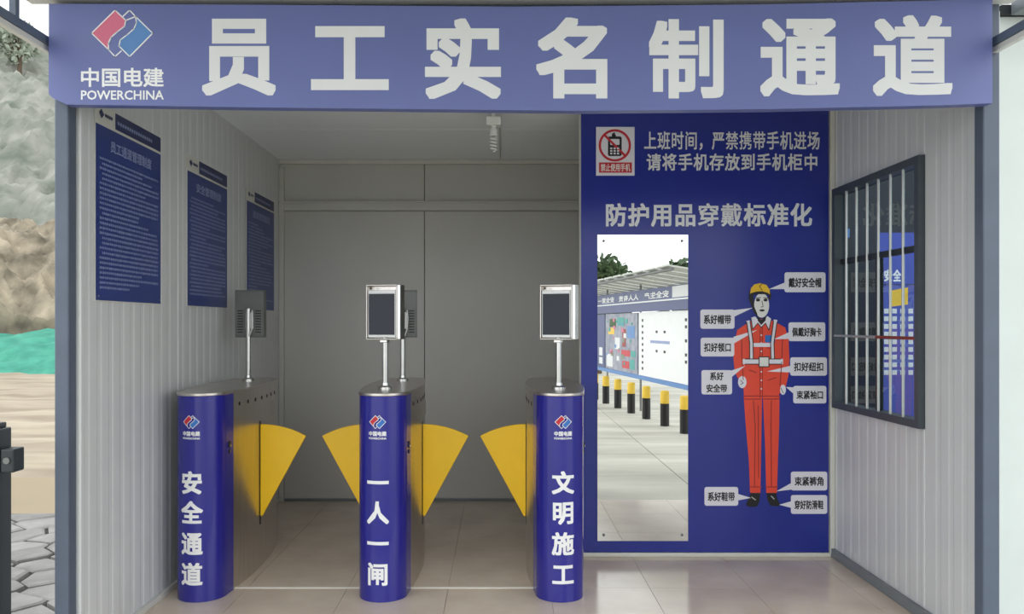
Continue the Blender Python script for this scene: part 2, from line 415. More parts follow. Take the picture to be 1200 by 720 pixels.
MB().tube([(XR-0.026, 3.69, 1.265), (XR-0.026, 4.058, 1.265)], 0.008, 10).build('cross_rod', M_RUST, gr, smooth=50, label='red painted half of the cross rod')

# ================================================================== BANNER
BY = 3.062
bn = empty('entrance_banner', (0.08, BY, 2.15), 'long blue banner with seven large white characters across the cabin entrance', 'banner')
def lerp_pts(pts, x):
    for (a, ya), (b, yb) in zip(pts[:-1], pts[1:]):
        if a <= x <= b: return ya+(yb-ya)*(x-a)/(b-a)
    return pts[-1][1]
top = [(57, 4.5), (300, 5.5), (600, 8), (900, 5), (1163, -1)]
bot = [(57, 110), (62, 115), (78, 122.5), (300, 126), (680, 130), (900, 128), (1100, 123.5), (1163, 121)]
xs = sorted(set([57, 62, 68, 78] + list(range(90, 1163, 22)) + [1163]))
v = []; f = []
for x in xs:
    for yy in (lerp_pts(top, x), lerp_pts(bot, x)):
        a, z = px(x, yy, BY); v += [(a, BY, z), (a, BY+0.045, z)]
n = len(xs)
for i in range(n-1):
    a = i*4; b = a+4
    f += [(a, b, b+2, a+2), (a+1, a+3, b+3, b+1), (a, a+1, b+1, b), (a+2, b+2, b+3, a+3)]
f += [(0, 2, 3, 1), ((n-1)*4, (n-1)*4+1, (n-1)*4+3, (n-1)*4+2)]
MB().add(v, f).build('banner_sheet', M_BANNER, bn)
pr = Print(BY, bn)
for ch, a, b, c, d in (('员',237,323,22,112),('工',364.5,455.6,30.7,105.7),('实',498,587,21.7,116),('名',628.5,711.7,20.6,115.5),
                       ('制',760.5,848,22.5,115.5),('通',891,984,21.7,113),('道',1023,1116,18,112.5)):
    pr.text([(ch, a, b, c, d)], 'printed_character', M_INK_G, bold=0.030)
pr.text([('中国电建', 95, 192, 79.5, 102)], 'emblem_lettering', M_INK_W, bold=0.02)
pr.text([('POWERCHINA', 95, 192, 106, 117)], 'emblem_lettering', M_INK_W, bold=0.015)
em_ = pr.poly([LOGO_RED], 'emblem', M_INK_P)
Print(BY, em_).poly([LOGO_BLUE], 'emblem_half', M_INK_C)
lo = MB()
for L in LOGO_LINES:
    for q in stroke(L, 1.3): lo.prism([px(a, b, BY) for a, b in q], 'y', BY-0.0014, BY-0.0002)
lo.build('emblem_outline', M_INK_W, em_)

# ================================================================== POSTERS ON THE LEFT WALL
def poster(y0, y1, z0, z1, label, title, rows):
    xw = XL + 0.0015
    p = empty('wall_poster', (xw, (y0+y1)/2, z0), label, 'poster', 'blue rule posters on the left wall')
    MB().box(xw, xw+0.004, y0, y1, z0, z1).build('sheet', M_TRIM, p)
    hb = z1-0.075
    MB().box(xw+0.0042, xw+0.0052, y0+0.003, y1-0.003, z0+0.003, hb-0.01).build('blue_field', M_POSTER, p)
    MB().box(xw+0.0042, xw+0.0052, y0+(y1-y0)*0.27, y1-0.003, hb+0.002, z1-0.004).build('header_bar', M_POSTERD, p)
    X = xw+0.0056
    def Q(mb, a, b, c, d): mb.add([(X, a, c), (X, b, c), (X, b, d), (X, a, d)], [(0, 1, 2, 3)])
    # reading direction: seen from the room, the text runs from the near edge to the far edge
    v, f = fit(title, y0+0.17*(y1-y0)+0.02, y1-0.17*(y1-y0), hb-0.105, hb-0.055, 0.02)
    MB().add([(X, a, b) for a, b in v], f).build('title_lettering', M_INK_L, p)
    mb = MB(); rnd = random.Random(title)
    z = hb-0.15; k = 0
    while z > z0+0.045:
        ln = rnd.uniform(0.35, 1.0) if rnd.random() < 0.4 else 1.0
        ya = y0+0.035 + (0.02 if rnd.random() < 0.3 else 0)
        ye = ya + (y1-0.04-ya)*ln
        yy = ya
        while yy < ye:
            w = 0.0095*rnd.uniform(0.75, 1.05)
            Q(mb, yy, yy+w, z, z+0.009); 
            if w > 0.009: Q(mb, yy, yy+w*0.5, z-0.0025, z-0.0005)
            yy += 0.0135
        z -= 0.0205 if rows else 0.022
    o = mb.build('body_text', M_INK_L, p); o['kind'] = 'stuff'
    mb = MB()
    for q in range(16): Q(mb, y0+(y1-y0)*0.30+q*0.022, y0+(y1-y0)*0.30+q*0.022+0.015, hb+0.026, hb+0.040)
    mb.build('header_lettering', M_INK_L, p)
    mb = MB()
    c = (y0+0.05, z1-0.037)
    mb.add([(X, c[0]-0.022, c[1]), (X, c[0], c[1]-0.02), (X, c[0]+0.022, c[1]), (X, c[0], c[1]+0.02)], [(0, 1, 2, 3)])
    for q in range(4): Q(mb, c[0]+0.03+q*0.017, c[0]+0.043+q*0.017, c[1]-0.007, c[1]+0.007)
    mb.build('small_emblem', M_POSTERD, p)
    for a in (y0+0.02, y1-0.02):
        MB().tube([(X-0.001, a, z0+0.02), (X+0.003, a, z0+0.02)], 0.004, 8).build('pin', M_STEELB, p)
poster(3.29, 3.926, 1.425, 2.235, 'large blue rule poster on the left wall nearest the entrance', '员工通道管理制度', 1)
poster(4.26, 4.884, 1.425, 2.225, 'blue rule poster hanging in the middle of the left wall', '安全管理制度', 1)
poster(5.262, 5.90, 1.425, 2.22, 'blue rule poster in the far left corner behind the face terminal', '通道管理规定', 0)

# ================================================================== BLUE BOARD WITH PRINT
BP = PY-0.012
bb = empty('safety_board', (1.18, BP, 0.025), 'tall blue safety board printed with a worker in orange overalls on the partition', 'board')
a0, _ = px(681, 0, BP); a1, _ = px(971, 0, BP)
MB().box(a0, a1, BP, PY-0.0008, 0.025, H-0.003).build('board_sheet', M_BLUE, bb)
p = Print(BP, bb)
for line, xa, xb, ya, yb, bd in (('上班时间，严禁携带手机进场', 754, 960, 154, 176, 0.016), ('请将手机存放到手机柜中', 757, 958, 180, 200.5, 0.020), ('防护用品穿戴标准化', 708, 951, 238.5, 266, 0.026)):
    pitch = (xb-xa+1.5)/len(line)
    for k, ch in enumerate(line):
        v, f = em(ch, 0, 0, 1.0, bd if ch not in '戴穿携禁' else bd*0.7)
        v = [px(xa+pitch*(k+0.5)+q[0]*pitch*(0.96 if ch != '，' else 1.0), (ya+yb)/2-q[1]*(yb-ya)*1.02, BP) for q in v]
        MB().add([(a, BP-0.0007, b) for a, b in v], f).build('printed_character', M_INK_G, bb)
# no phone sign, a small plate of its own
sg = empty('no_phone_sign', (0.68, BP, 2.18), 'small square white no phone sign with a red ring on the blue board', 'sign')
q = Print(BP-0.0004, sg)
MB().prism([px(a, b, BP) for a, b in ((698.5,149),(743.5,149),(743.5,206),(698.5,206))], 'y', BP-0.003, BP-0.0003).build('plate', M_CALL, sg)
q = Print(BP-0.0031, sg)
q.poly([rrect(712.5, 728.5, 160, 183, 2)], 'phone_picture', M_INK_K)
q2 = Print(BP-0.0037, sg)
q2.poly([rrect(715, 726, 163, 170, 1)], 'phone_window', M_CALL)
q2.poly([[(715+4*i, 173+3*j), (717.5+4*i, 173+3*j), (717.5+4*i, 175+3*j), (715+4*i, 175+3*j)] for i in range(3) for j in range(3)], 'phone_keys', M_CALL)
q.poly([[(717,157),(720,155),(722,160),(717,160)]], 'phone_aerial', M_INK_K)
q2.poly(ring(720.5, 170.5, 16.3, 19) + stroke([(708, 158), (733, 183)], 2.6), 'prohibition_ring', M_INK_R)
q.poly([[(702,190.5),(740.5,190.5),(740.5,202.5),(702,202.5)]], 'red_strip', M_INK_R)
q2.text([('禁止使用手机', 704, 738.5, 192, 201)], 'lettering', M_INK_W, bold=0.015)

# worker picture (flat print)
wk = p.poly([
    # overalls: jacket, arms and legs
    [(877,378),(885,374),(900,374),(909,378),(920,384),(924,397),(925,420),(924,440),(921,452),(917,462),(913,461),(913,466),(872,466),(871,452),(866,446),(861,436),(859.5,420),(861,400),(864,387)],
    [(871.5,466),(893,466),(892,520),(891,578),(879,578),(877.5,540),(874,500)],
    [(894,466),(913.5,466),(913,500),(911.5,540),(910.5,578),(898,578),(896.5,520)]], 'worker_picture', M_ORANGE, 1)
w1 = Print(BP-0.0006, wk); w2 = Print(BP-0.0013, wk); w3 = Print(BP-0.0020, wk)
w1.poly([ell(892.5, 358, 8.8, 14.5, 26)], 'face', M_SKIN)
w1.poly([[(880,357),(877,350),(878,342),(882,340),(883,350),(884,360),(888,370),(884,368)], [(901,340),(904,345),(903,352),(901,351)]], 'hair_and_strap', M_INK_K)
w2.poly([[(879,344.5),(880,338),(884,333.5),(891,332),(898,334),(902,340),(902,345),(898,343.5),(890,342.5),(884,344.5)]], 'helmet', M_YEL)
w3.poly([[(878.5,347),(879.5,344),(886,342),(893,341.5),(900,343.5),(903,346.5),(896,345),(887,345)]] + stroke([(893,332.5),(890,336),(893,340)], 0.8), 'helmet_brim', M_INK_K)
w2.poly([ell(888.3, 351.8, 2.5, 1.8, 12), ell(897.2, 351.8, 2.5, 1.8, 12), ell(893, 364, 3.2, 1.3, 12)] + stroke([(886,349.5),(891,349)], 0.9) + stroke([(895,349),(900,349.5)], 0.9) + stroke([(893,353),(894.2,359.5),(892,360)], 0.7), 'facial_features', M_INK_K)
w1.poly([[(885,371),(880,372.5),(882,386),(888,379),(892,384),(897,379),(901,387),(904,374),(899,370.5),(896,375),(888,375)]], 'collar', M_CALL)
w2.poly([[(887,370),(892,375),(898,370.5),(897,376),(892,381),(888,376)]] + stroke([(880,372.5),(882,386),(888,379),(892,384),(897,379),(901,387),(904,374)], 0.9), 'neck_shadow_print', M_INK_K)
w1.poly(stroke([(877,378),(880.5,402),(880.5,420)], 4.2)+stroke([(908.5,377),(905,402),(905.5,420)], 4.2)+
        stroke([(883,404.5),(903,404.5)], 4.6)+stroke([(873.5,424),(914.5,424)], 6.2), 'harness_strap', M_CALL)
w2.poly([[(889.5,418.5),(901,418.5),(901,430),(889.5,430)]], 'harness_buckle', M_SKIN)
w3.poly(sum([stroke(L, 1.0) for L in ([(889.5,418.5),(901,418.5),(901,430),(889.5,430),(889.5,418.5)], [(873.5,421),(889,421)], [(873.5,427),(889,427)], [(901.5,421),(914.5,421)], [(901.5,427),(914.5,427)],
             [(875,378),(878.5,402),(878.5,420)], [(879,377),(882.6,402),(882.6,420)], [(906.5,377),(903,402),(903.5,420)], [(910.5,378),(907,402),(907.5,420)])], []), 'harness_outline', M_INK_K)
w1.poly([rrect(896.5, 908.3, 393, 401.5, 1.2)], 'chest_badge', M_INK_B)
w1.poly([ell(869.8, 448, 5, 7.2, 18)], 'glove', M_CALL); w1.poly([ell(917.5, 457, 3.4, 6, 16)], 'glove', M_CALL)
w2.poly(stroke([(868,446),(871,449),(868,451)], 0.7), 'finger_line', M_INK_K); w2.poly(stroke([(915,455),(918,461)], 0.7), 'finger_line', M_INK_K)
w1.poly(sum([stroke(L, 1.0) for L in ([(893.2,384),(893.4,466)], [(890.8,386),(890.8,466)], [(869,392),(869.5,420),(871,445)], [(917,395),(916,425),(914,452)],
             [(871.5,464.5),(914,464.5)], [(872,468),(892,468)], [(895,468),(913,468)], [(883,470),(885,500),(884,570)], [(904,470),(903.5,500),(904,570)],
             [(888.5,476),(889,560)], [(878.5,571),(892,571)], [(897.5,571),(911,571)], [(878,434),(886,437)], [(900,446),(909,443)], [(899,408),(903,408)])], []), 'crease_line', M_DKRED)
for yy in (393, 402, 412, 436, 446, 456): w2.poly([ell(892.2, yy, 0.9, 0.9, 8)], 'button', M_CALL)
w1.poly([[(880,578),(891,578),(890,588),(887,594),(878,594.5),(874,592),(877,585)], [(898.5,578),(910,578),(910.5,584),(914,591),(912,594),(903,593),(899,586)]], 'shoe', M_INK_K)
w2.poly(stroke([(881,583),(885,586)], 1.2), 'lace', M_BARS); w2.poly(stroke([(904,582),(907,585)], 1.2), 'lace', M_BARS)

calls = [(919.3,967.3,319.3,342.7,(901,339),['戴好安全帽']), (820.7,860.7,363,385.5,(882,361),['系好帽带']), (924,967,378,400,(906.7,397.8),['佩戴好胸卡']),
         (821,860.4,396,418,(887.8,386.7),['扣好领口']), (926,969,419,440.5,(899,435.6),['扣好纽扣']), (822,857.8,434,462.5,(873.3,429),['系好','安全带']),
         (929.5,968.3,452.5,473,(921,453.8),['束紧袖口']), (926.8,969.3,553,575,(910,576),['束紧裤角']), (926.8,969.3,580.5,602.5,(913,591.8),['穿好防滑鞋']),
         (825.5,865,571,593,(880,583.8),['系好鞋带'])]
for x0, x1, y0, y1, tip, lines in calls:
    e = x1-1 if tip[0] > x1 else x0+1
    my = min(max(tip[1]+ (y0+y1)/2, 2*y0+6), 2*y1-6)/2
    if tip[0] > x1: tri = [(e, my-4), tip, (e, my+4)]
    else: tri = [(e, my+4), tip, (e, my-4)]
    c = p.poly([rrect(x0, x1, y0, y1, 2.6), tri], 'callout', M_CALL, 2)
    cp = Print(BP-0.0013, c)
    n = len(lines); h = (y1-y0)/n
    for i, t in enumerate(lines):
        m = (x1-x0)*(0.10 if len(t) > 3 else (0.16 if len(t) == 3 else 0.28))
        cp.text([(t, x0+m, x1-m, y0+h*i+h*(0.27 if n == 1 else 0.16), y0+h*(i+1)-h*(0.24 if n == 1 else 0.16))], 'callout_lettering', M_INK_K, bold=0.028)

# mirror
mr = empty('wall_mirror', (0.82, BP, 0.09), 'tall narrow frameless mirror screwed to the blue board', 'mirror')
(ma, mz1), (mb_, mz0) = px(700, 275.5, BP), px(806, 634, BP)
MB().box(ma, mb_, BP-0.0035, BP-0.0004, mz0, mz1).build('backing', M_INK_K, mr)
MB().box(ma, mb_, BP-0.0065, BP-0.0036, mz0, mz1).build('mirror_glass', M_MIRROR, mr)
for cx in (ma+0.035, mb_-0.035):
    for cz in (mz0+0.035, mz1-0.035):
        MB().tube([(cx, BP-0.0064, cz), (cx, BP-0.012, cz)], 0.0075, 12).build('mirror_screw', M_STEELD, mr, smooth=40)

# ================================================================== TURNSTILES
R, HL, TH = 0.1175, 0.5675, 1.0
BULGE = 0.033
def side_w(y, off): return R+off+BULGE*math.sin(math.pi*min(1, max(0, (y+HL-R)/(2*(HL-R)))))
def stadium(off, n=16, m=14):
    """boat-shaped plan: round ends, gently bowed sides"""
    yc = HL-R; r = R+off
    out = [(r*math.cos(math.pi+math.pi*k/n), -yc+r*math.sin(math.pi+math.pi*k/n)) for k in range(n+1)]
    out += [(side_w(-yc+2*yc*k/m, off), -yc+2*yc*k/m) for k in range(1, m)]
    out += [(r*math.cos(math.pi*k/n), yc+r*math.sin(math.pi*k/n)) for k in range(n+1)]
    out += [(-side_w(yc-2*yc*k/m, off), yc-2*yc*k/m) for k in range(1, m)]
    return out
def cover_outline(o0, o1, yend, n=20):
    yc = HL-R
    def path(o):
        r = R+o
        return [(-side_w(yend, o), yend)] + [(r*math.cos(math.pi+math.pi*k/n), -yc+r*math.sin(math.pi+math.pi*k/n)) for k in range(n+1)] + [(side_w(yend, o), yend)]
    return path(o1) + path(o0)[::-1]

def wrap(v2, f, ox, r):
    """2D print (x across, z up) bent round the half-round front"""
    cy = -(HL-R)
    return [(r*math.sin((x+ox)/r), cy - r*math.cos((x+ox)/r), z) for x, z in v2], f

def terminal(name, cx, cy, rot, face_front, label, group):
    t = empty(name, (0, 0, 0), label, 'terminal', group)
    MB().tube([(0,0,0.0005),(0,0,0.012),(0,0,0.02),(0,0,0.035)], [0.034,0.034,0.02,0.017], 18).build('base_flange', M_STEELB, t, smooth=40)
    zt = 0.265 if face_front else 0.42
    pole = MB().tube([(0,0,0.036),(0,0,zt)], 0.0145, 16).build('pole', M_STEELB, t, smooth=50)
    s = -1 if face_front else 1      # side the screen looks to
    # casing: flared steel tray open to the screen
    w, z0, z1 = 0.078, 0.258, 0.522
    c = MB(); d0, d1 = (0.018, 0.034)
    yb = -s*0.0 + (0.0 if face_front else 0.020)
    y0, y1 = (yb-0.045, yb+0.012) if face_front else (yb, yb+0.055)
    back = (y1-0.012, y1) if face_front else (y0, y0+0.012)
    c.box(-w, w, back[0], back[1], z0, z1)
    c.box(-w-0.006, -w, y0, y1, z0, z1); c.box(w, w+0.006, y0, y1, z0, z1)
    c.box(-w-0.006, w+0.006, y0, y1, z1, z1+0.006); c.box(-w-0.006, w+0.006, y0, y1, z0-0.006, z0)
    cas = c.build('casing', M_STEEL if face_front else M_STEELD, t, bevel=0.002)
    if face_front: MB().box(w+0.0065, w+0.024, y0, y1, z0-0.004, z1+0.004).build('side_cover', M_STEELB, t, bevel=0.002)
    ys0, ys1 = (y0+0.004, back[0]-0.0005) if face_front else (back[1]+0.0005, y1-0.004)
    fr = MB().box(-w+0.003, w-0.003, ys0, ys1, z0+0.004, z1-0.022).build('screen_body', M_BEZEL, t, bevel=0.003)
    yf = ys0 if face_front else ys1
    MB().box(-w+0.008, w-0.008, min(yf, yf+s*0.0015), max(yf, yf+s*0.0015), z0+0.018, z1-0.040).build('screen', M_SCREEN, fr)
    if face_front:
        MB().tube([(-0.012+0.02*math.cos(a)*0.9, -0.004, z0-0.012+0.012*math.sin(a)) for a in [math.radians(180+22*k) for k in range(14)]], 0.003, 6).build('cable_loop', M_BARS, t, smooth=60)
        MB().box(-0.02, 0.02, -0.022, 0.012, z0-0.022, z0-0.0065).build('bracket', M_STEELB, t, bevel=0.003)
        MB().tube([(-w+0.02, y0+0.006, z1-0.012), (-w+0.02, y0-0.0005, z1-0.012)], 0.005, 10).build('lens', M_BLACK, t)
    else:
        MB().box(-0.018, 0.03, y0-0.022, y0-0.0005, 0.30, 0.40).build('bracket', M_STEELB, t, bevel=0.003)
        for k in range(9):
            for sx in (-1, 1):
                MB().box(sx*0.052-0.016, sx*0.052+0.016, y0-0.0025, y0-0.0003, z0+0.022+0.0155*k, z0+0.028+0.0155*k).build('vent_slot', M_BLACK, t)
        MB().tube([(0.026, -0.012, 0.41), (0.03, -0.02, 0.36), (0.026, -0.016, 0.30), (0.012, -0.02, 0.26)], 0.004, 8).build('cable', M_BARS, t, smooth=60)
    return t

def turnstile(X, Y, flaps, chars, ox, label):
    t = empty('flap_turnstile', (0, 0, 0), label, 'turnstile', 'flap turnstiles')
    body = MB().prism(stadium(-0.003), 'z', 0.0, 0.984).build('body', M_STEEL, t, smooth=30)
    MB().prism(stadium(0.003), 'z', 0.9845, 1.0).build('lid', M_STEEL, t, smooth=30, bevel=0.003)
    cov = MB().prism(cover_outline(-0.0028, 0.0, -HL+0.19), 'z', 0.001, 0.984).build('blue_front_cover', M_TBLUE, t, smooth=30)
    rr = R+0.0009
    for k, ch in enumerate(chars):
        sz = 0.112
        v, f = em(ch, 0, (0.571, 0.428, 0.280, 0.134)[k], sz, 0.030)
        v, f = bisected(v, f, -0.06, 0.06, 14)
        v, f = wrap(v, f, ox, rr)
        MB().add(v, f).build('printed_character', M_INK_W, cov)
    sc = 0.082/72
    def L2(q): return [((a-143)*sc, 0.862-(b-39.5)*sc) for a, b in q]
    def flat(polys, name, m, r):
        mb = MB()
        for q in polys:
            v, f = bisected(L2(q), [tuple(range(len(q)))], -0.045, 0.045, 10); v, f = wrap(v, f, ox, r); mb.add(v, f)
        mb.build(name, m, cov)
    flat([LOGO_RED], 'emblem', M_INK_R, rr); flat([LOGO_BLUE], 'emblem', M_INK_B, rr)
    flat(sum([stroke(L, 2.2) for L in LOGO_LINES], []), 'emblem_outline', M_INK_W, rr+0.0006)
    for tx, za, zb in (('中国电建', 0.795, 0.818), ('POWERCHINA', 0.779, 0.789)):
        v, f = fit(tx, -0.044, 0.044, za, zb, 0.03); v, f = bisected(v, f, -0.045, 0.045, 10); v, f = wrap(v, f, ox, rr)
        MB().add(v, f).build('emblem_lettering', M_INK_W, cov)
    # lock on the blue cover, on the right side
    lk = MB().tube([(R+0.0, -HL+0.145, 0.735), (R+0.0075, -HL+0.145, 0.735)], 0.016, 16).tube([(R+0.0, -HL+0.145, 0.70), (R+0.0065, -HL+0.145, 0.70)], 0.010, 12).build('lock', M_BLACK, t, smooth=40)
    MB().tube([(R+0.0076, -HL+0.145, 0.728), (R+0.011, -HL+0.145, 0.728)], 0.006, 10).build('key_barrel', M_STEELB, lk, smooth=40)
    for sd in (flaps if len(flaps) else ()):
        xs = sd*(R-0.003)
        for k in range(7):
            yy = -0.30+0.11*k
            xq = sd*side_w(yy, -0.003)
            MB().tube([(xq-sd*0.003, yy, 0.925), (xq+sd*0.0025, yy, 0.925)], 0.0105, 12).build('sensor', M_BLACK, t)
        xp = sd*side_w(0.28, -0.003)
        MB().box(min(xp-sd*.004, xp+sd*0.004), max(xp-sd*.004, xp+sd*0.004), 0.23, 0.33, 0.80, 0.885).build('service_plate', M_STEEL, t, bevel=0.001)
        hy = 0.0; xs = sd*side_w(0, -0.003)
        MB().box(min(xs, xs+sd*0.002), max(xs, xs+sd*0.002), hy-0.010, hy+0.010, 0.235, 0.80).build('flap_slot', M_BLACK, t)
        pts = [(xs+sd*0.003, 0.27)]
        for k in range(0, 13):
            a = math.radians(29*k/12); pts.append((xs+sd*0.003+sd*0.515*math.sin(a), 0.268+0.515*math.cos(a)))
        # rounded lower tip
        pts = [(xs+sd*0.003, 0.285)] + pts[1:] + [(xs+sd*0.018, 0.288), (xs+sd*0.012, 0.278)]
        MB().prism(pts, 'y', hy-0.008, hy+0.008).build('flap', M_FLAP, t, bevel=0.003)
    t.location = (X, Y, 0)
    return t
TYC = 4.4325
turnstile(-1.455, TYC, (1,), '安全通道', -0.016, 'blue and steel flap turnstile standing against the left wall')
turnstile(-0.5675, TYC, (-1, 1), '一人一闸', -0.014, 'middle blue and steel turnstile with yellow flaps on both sides')
turnstile(0.296, TYC, (-1,), '文明施工', 0.010, 'blue and steel flap turnstile standing beside the mirror board')
G = 'face terminals on the turnstiles'
t1 = terminal('face_terminal', 0, 0, 0, True, 'front face terminal with white bezel on the middle turnstile, screen toward the entrance', G)  # the bezel is plain white
t1.location = (-0.5775, 4.10, TH); t1.rotation_euler = (0, 0, math.radians(-16))
t2 = copy_tree(t1); t2.location = (0.300, 4.10, TH); t2.rotation_euler = (0, 0, math.radians(-22)); t2['label'] = 'face terminal with dark screen on the turnstile beside the mirror board'
t3 = terminal('face_terminal', 0, 0, 0, False, 'face terminal turned away on the turnstile by the left wall, its vented back in view', G)
t3.location = (-1.455, 4.70, TH)
t4 = copy_tree(t3); t4.location = (-0.560, 4.70, TH); t4.rotation_euler = (0, 0, math.radians(6)); t4['label'] = 'rear face terminal turned away on the middle turnstile, behind the front screen'

# ================================================================== CEILING LAMP
cl = empty('ceiling_lamp', (-0.03, 4.70, H), 'small white bare bulb lamp hanging from the ceiling near the back', 'lamp')
lx, ly = -0.032, 4.70
MB().box(lx-0.042, lx+0.042, ly-0.042, ly+0.042, 2.478, 2.525).build('junction_box', M_CFL, cl, bevel=0.005)
MB().tube([(lx, ly, 2.525), (lx, ly, H-0.0005)], 0.012, 12).build('hanger', M_CFL, cl, smooth=50)
MB().tube([(lx, ly, 2.478), (lx, ly, 2.462), (lx, ly, 2.46), (lx, ly, 2.425), (lx, ly, 2.42)], [0.016, 0.016, 0.022, 0.024, 0.02], 16).build('bulb_holder', M_CFL, cl, smooth=40)
MB().tube([(lx+0.016*math.cos(k*0.6), ly+0.016*math.sin(k*0.6), 2.415-0.0018*k) for k in range(46)], 0.0062, 8).build('spiral_tube', M_CFL, cl, smooth=60)
MB().tube([(lx+0.03, ly+0.03, 2.50), (lx+0.035, ly+0.10, 2.553), (lx+0.04, YB-0.12, 2.553)], 0.005, 8).build('cable', M_TRIM, cl, smooth=60)

# ================================================================== CANOPY SIDE BEAMS
for sx, X, w, lab in ((-1, -1.735, 0.03, 'thin dark canopy beam reaching forward from the banner at the upper left'), (1, 1.905, 0.03, 'thin dark canopy beam reaching forward from the banner at the upper right')):
    b = empty('canopy_beam', (X, YF, 2.41), lab, 'beam', 'canopy beams')
    MB().box(X-0.018, X+0.018, 1.2, YF-0.002 if sx > 0 else YF+0.05, 2.395, 2.428).build('steel_section', M_PIPE, b, bevel=0.003)
    MB().box(X-0.012, X+0.012, 1.2, YF-0.002 if sx > 0 else YF+0.05, 2.372, 2.3945).build('white_flange', M_TRIM, b, bevel=0.003)

cn = empty('added_canopy', (0.1, 2.0, 2.66), 'unseen white canopy roof added above the banner to temper the light on the cabin front', 'canopy')  # unseen roof, added to cut the daylight on the cabin front
for k in range(4):
    MB().box(-1.80+k*0.95, -1.80+k*0.95+0.945, 1.15, 3.0, 2.665, 2.69).build('roof_sheet', M_NEIGH, cn, bevel=0.002)
MB().box(-1.80, 2.0, 1.15, 1.20, 2.61, 2.664).box(-1.80, 2.0, 2.95, 3.0, 2.653, 2.664).build('purlin', M_TRIM, cn)
for X in (-1.735, 1.905):
    for Y in (1.25, 2.9):
        MB().box(X-0.012, X+0.012, Y-0.012, Y+0.012, 2.429, 2.609 if Y < 2 else 2.652).build('canopy_strut', M_PIPE, cn)

# ================================================================== GATE POST, LEFT
gp = empty('gate_post', (-1.93, 3.0, -0.03), 'dark steel gate post with a square latch at the left edge', 'post')
MB().box(-1.99, -1.827, 2.96, 3.04, -0.03, 0.945).build('upright', M_GATE, gp, bevel=0.006)
MB().box(-1.98, -1.84, 2.97, 3.03, 0.945, 0.965).build('cap', M_GATE, gp, bevel=0.004)
MB().box(-1.826, -1.776, 2.965, 3.035, 0.785, 0.872).build('latch', M_GATE, gp, bevel=0.006)
MB().tube([(-1.80, 2.964, 0.83), (-1.80, 2.958, 0.83)], 0.012, 12).build('latch_bolt', M_STEELD, gp, smooth=40)

# ================================================================== NEIGHBOURING CABIN, RIGHT
nb = empty('neighbouring_cabin', (3.4, 3.3, -0.03), 'bright white neighbouring cabin past the right hand post', 'cabin')
for k in range(1):
    MB().box(1.985+k*1.0, 2.982+k*1.0, 3.24, 3.29, -0.03, 2.56).build('wall_panel', M_NEIGH, nb, bevel=0.003)
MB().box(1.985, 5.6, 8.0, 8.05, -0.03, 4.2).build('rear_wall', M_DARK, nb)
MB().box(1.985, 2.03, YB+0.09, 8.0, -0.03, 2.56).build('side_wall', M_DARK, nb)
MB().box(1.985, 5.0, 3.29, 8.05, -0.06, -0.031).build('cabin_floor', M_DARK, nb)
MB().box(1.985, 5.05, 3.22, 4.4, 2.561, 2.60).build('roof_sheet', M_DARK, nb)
MB().box(2.03, 5.05, 3.13, 3.219, 2.555, 2.68).build('gutter', M_BASE, nb, bevel=0.006)
# display board inside it, seen through the barred window
db = empty('display_board', (3.9, 7.0, 0.3), 'blue notice board with yellow block and rows of white cards behind the barred window', 'board')
MB().box(3.28, 4.5, 7.0, 7.03, 0.5, 2.12).build('board_sheet', mat('bright_blue_board', (62, 78, 170), 0.4, var=0.05), db)
MB().box(3.45, 3.49, 7.031, 7.06, -0.03, 2.0).box(4.3, 4.34, 7.031, 7.06, -0.03, 2.0).build('board_leg', M_STEELD, db)
d = Print(7.0, db)
d.text([('安', 1036, 1045.5, 316, 330)], 'printed_character', M_INK_W, bold=0.03); d.text([('全', 1046.5, 1056, 316, 330)], 'printed_character', M_INK_W, bold=0.03)
d.poly([[(1042,341),(1064,337),(1064,357),(1042,360)]], 'yellow_panel', M_YEL)
d.poly([[(1036+9.5*i, 362+9*j), (1041.5+9.5*i, 362+9*j), (1041.5+9.5*i, 367.5+9*j), (1036+9.5*i, 367.5+9*j)] for i in range(7) for j in range(9)], 'name_cards', M_INK_G)
d.poly([[(1030,333),(1120,333),(1120,334.5),(1030,334.5)]], 'divider', M_POSTERD)
sc_ = MB().box(3.12, 3.20, 7.4, 7.41, 2.12, 2.2)
sc_.box(3.155, 3.165, 7.41, 7.999, 2.155, 2.165).build('wall_notice', M_INK_C, label='small pale card on the dark rear wall seen through the window', cat='notice')

# ================================================================== GROUND OUTSIDE
GZ = -0.03
# concrete slabs in front of the cabin (seen in the mirror)
yard = MB().box(-14, 22, -40, 3.11, GZ-0.10, GZ-0.012).build('floor_yard', M_JOINT, kind='structure')
ysl = [3.105, 2.0, 0.8, -0.4, -1.6, -2.8, -4.0, -5.2, -6.4, -8.8, -11.2, -15, -20, -28, -40]
xsl = [-14, -10, -6, -3.4, -0.9, 1.6, 4.1, 6.6, 10, 15, 22]
for i in range(len(xsl)-1):
    for j in range(len(ysl)-1):
        MB().box(xsl[i]+0.004, xsl[i+1]-0.004, ysl[j+1]+0.004, ysl[j]-0.004, GZ-0.011, GZ).build('concrete_slab', M_CONC, yard)
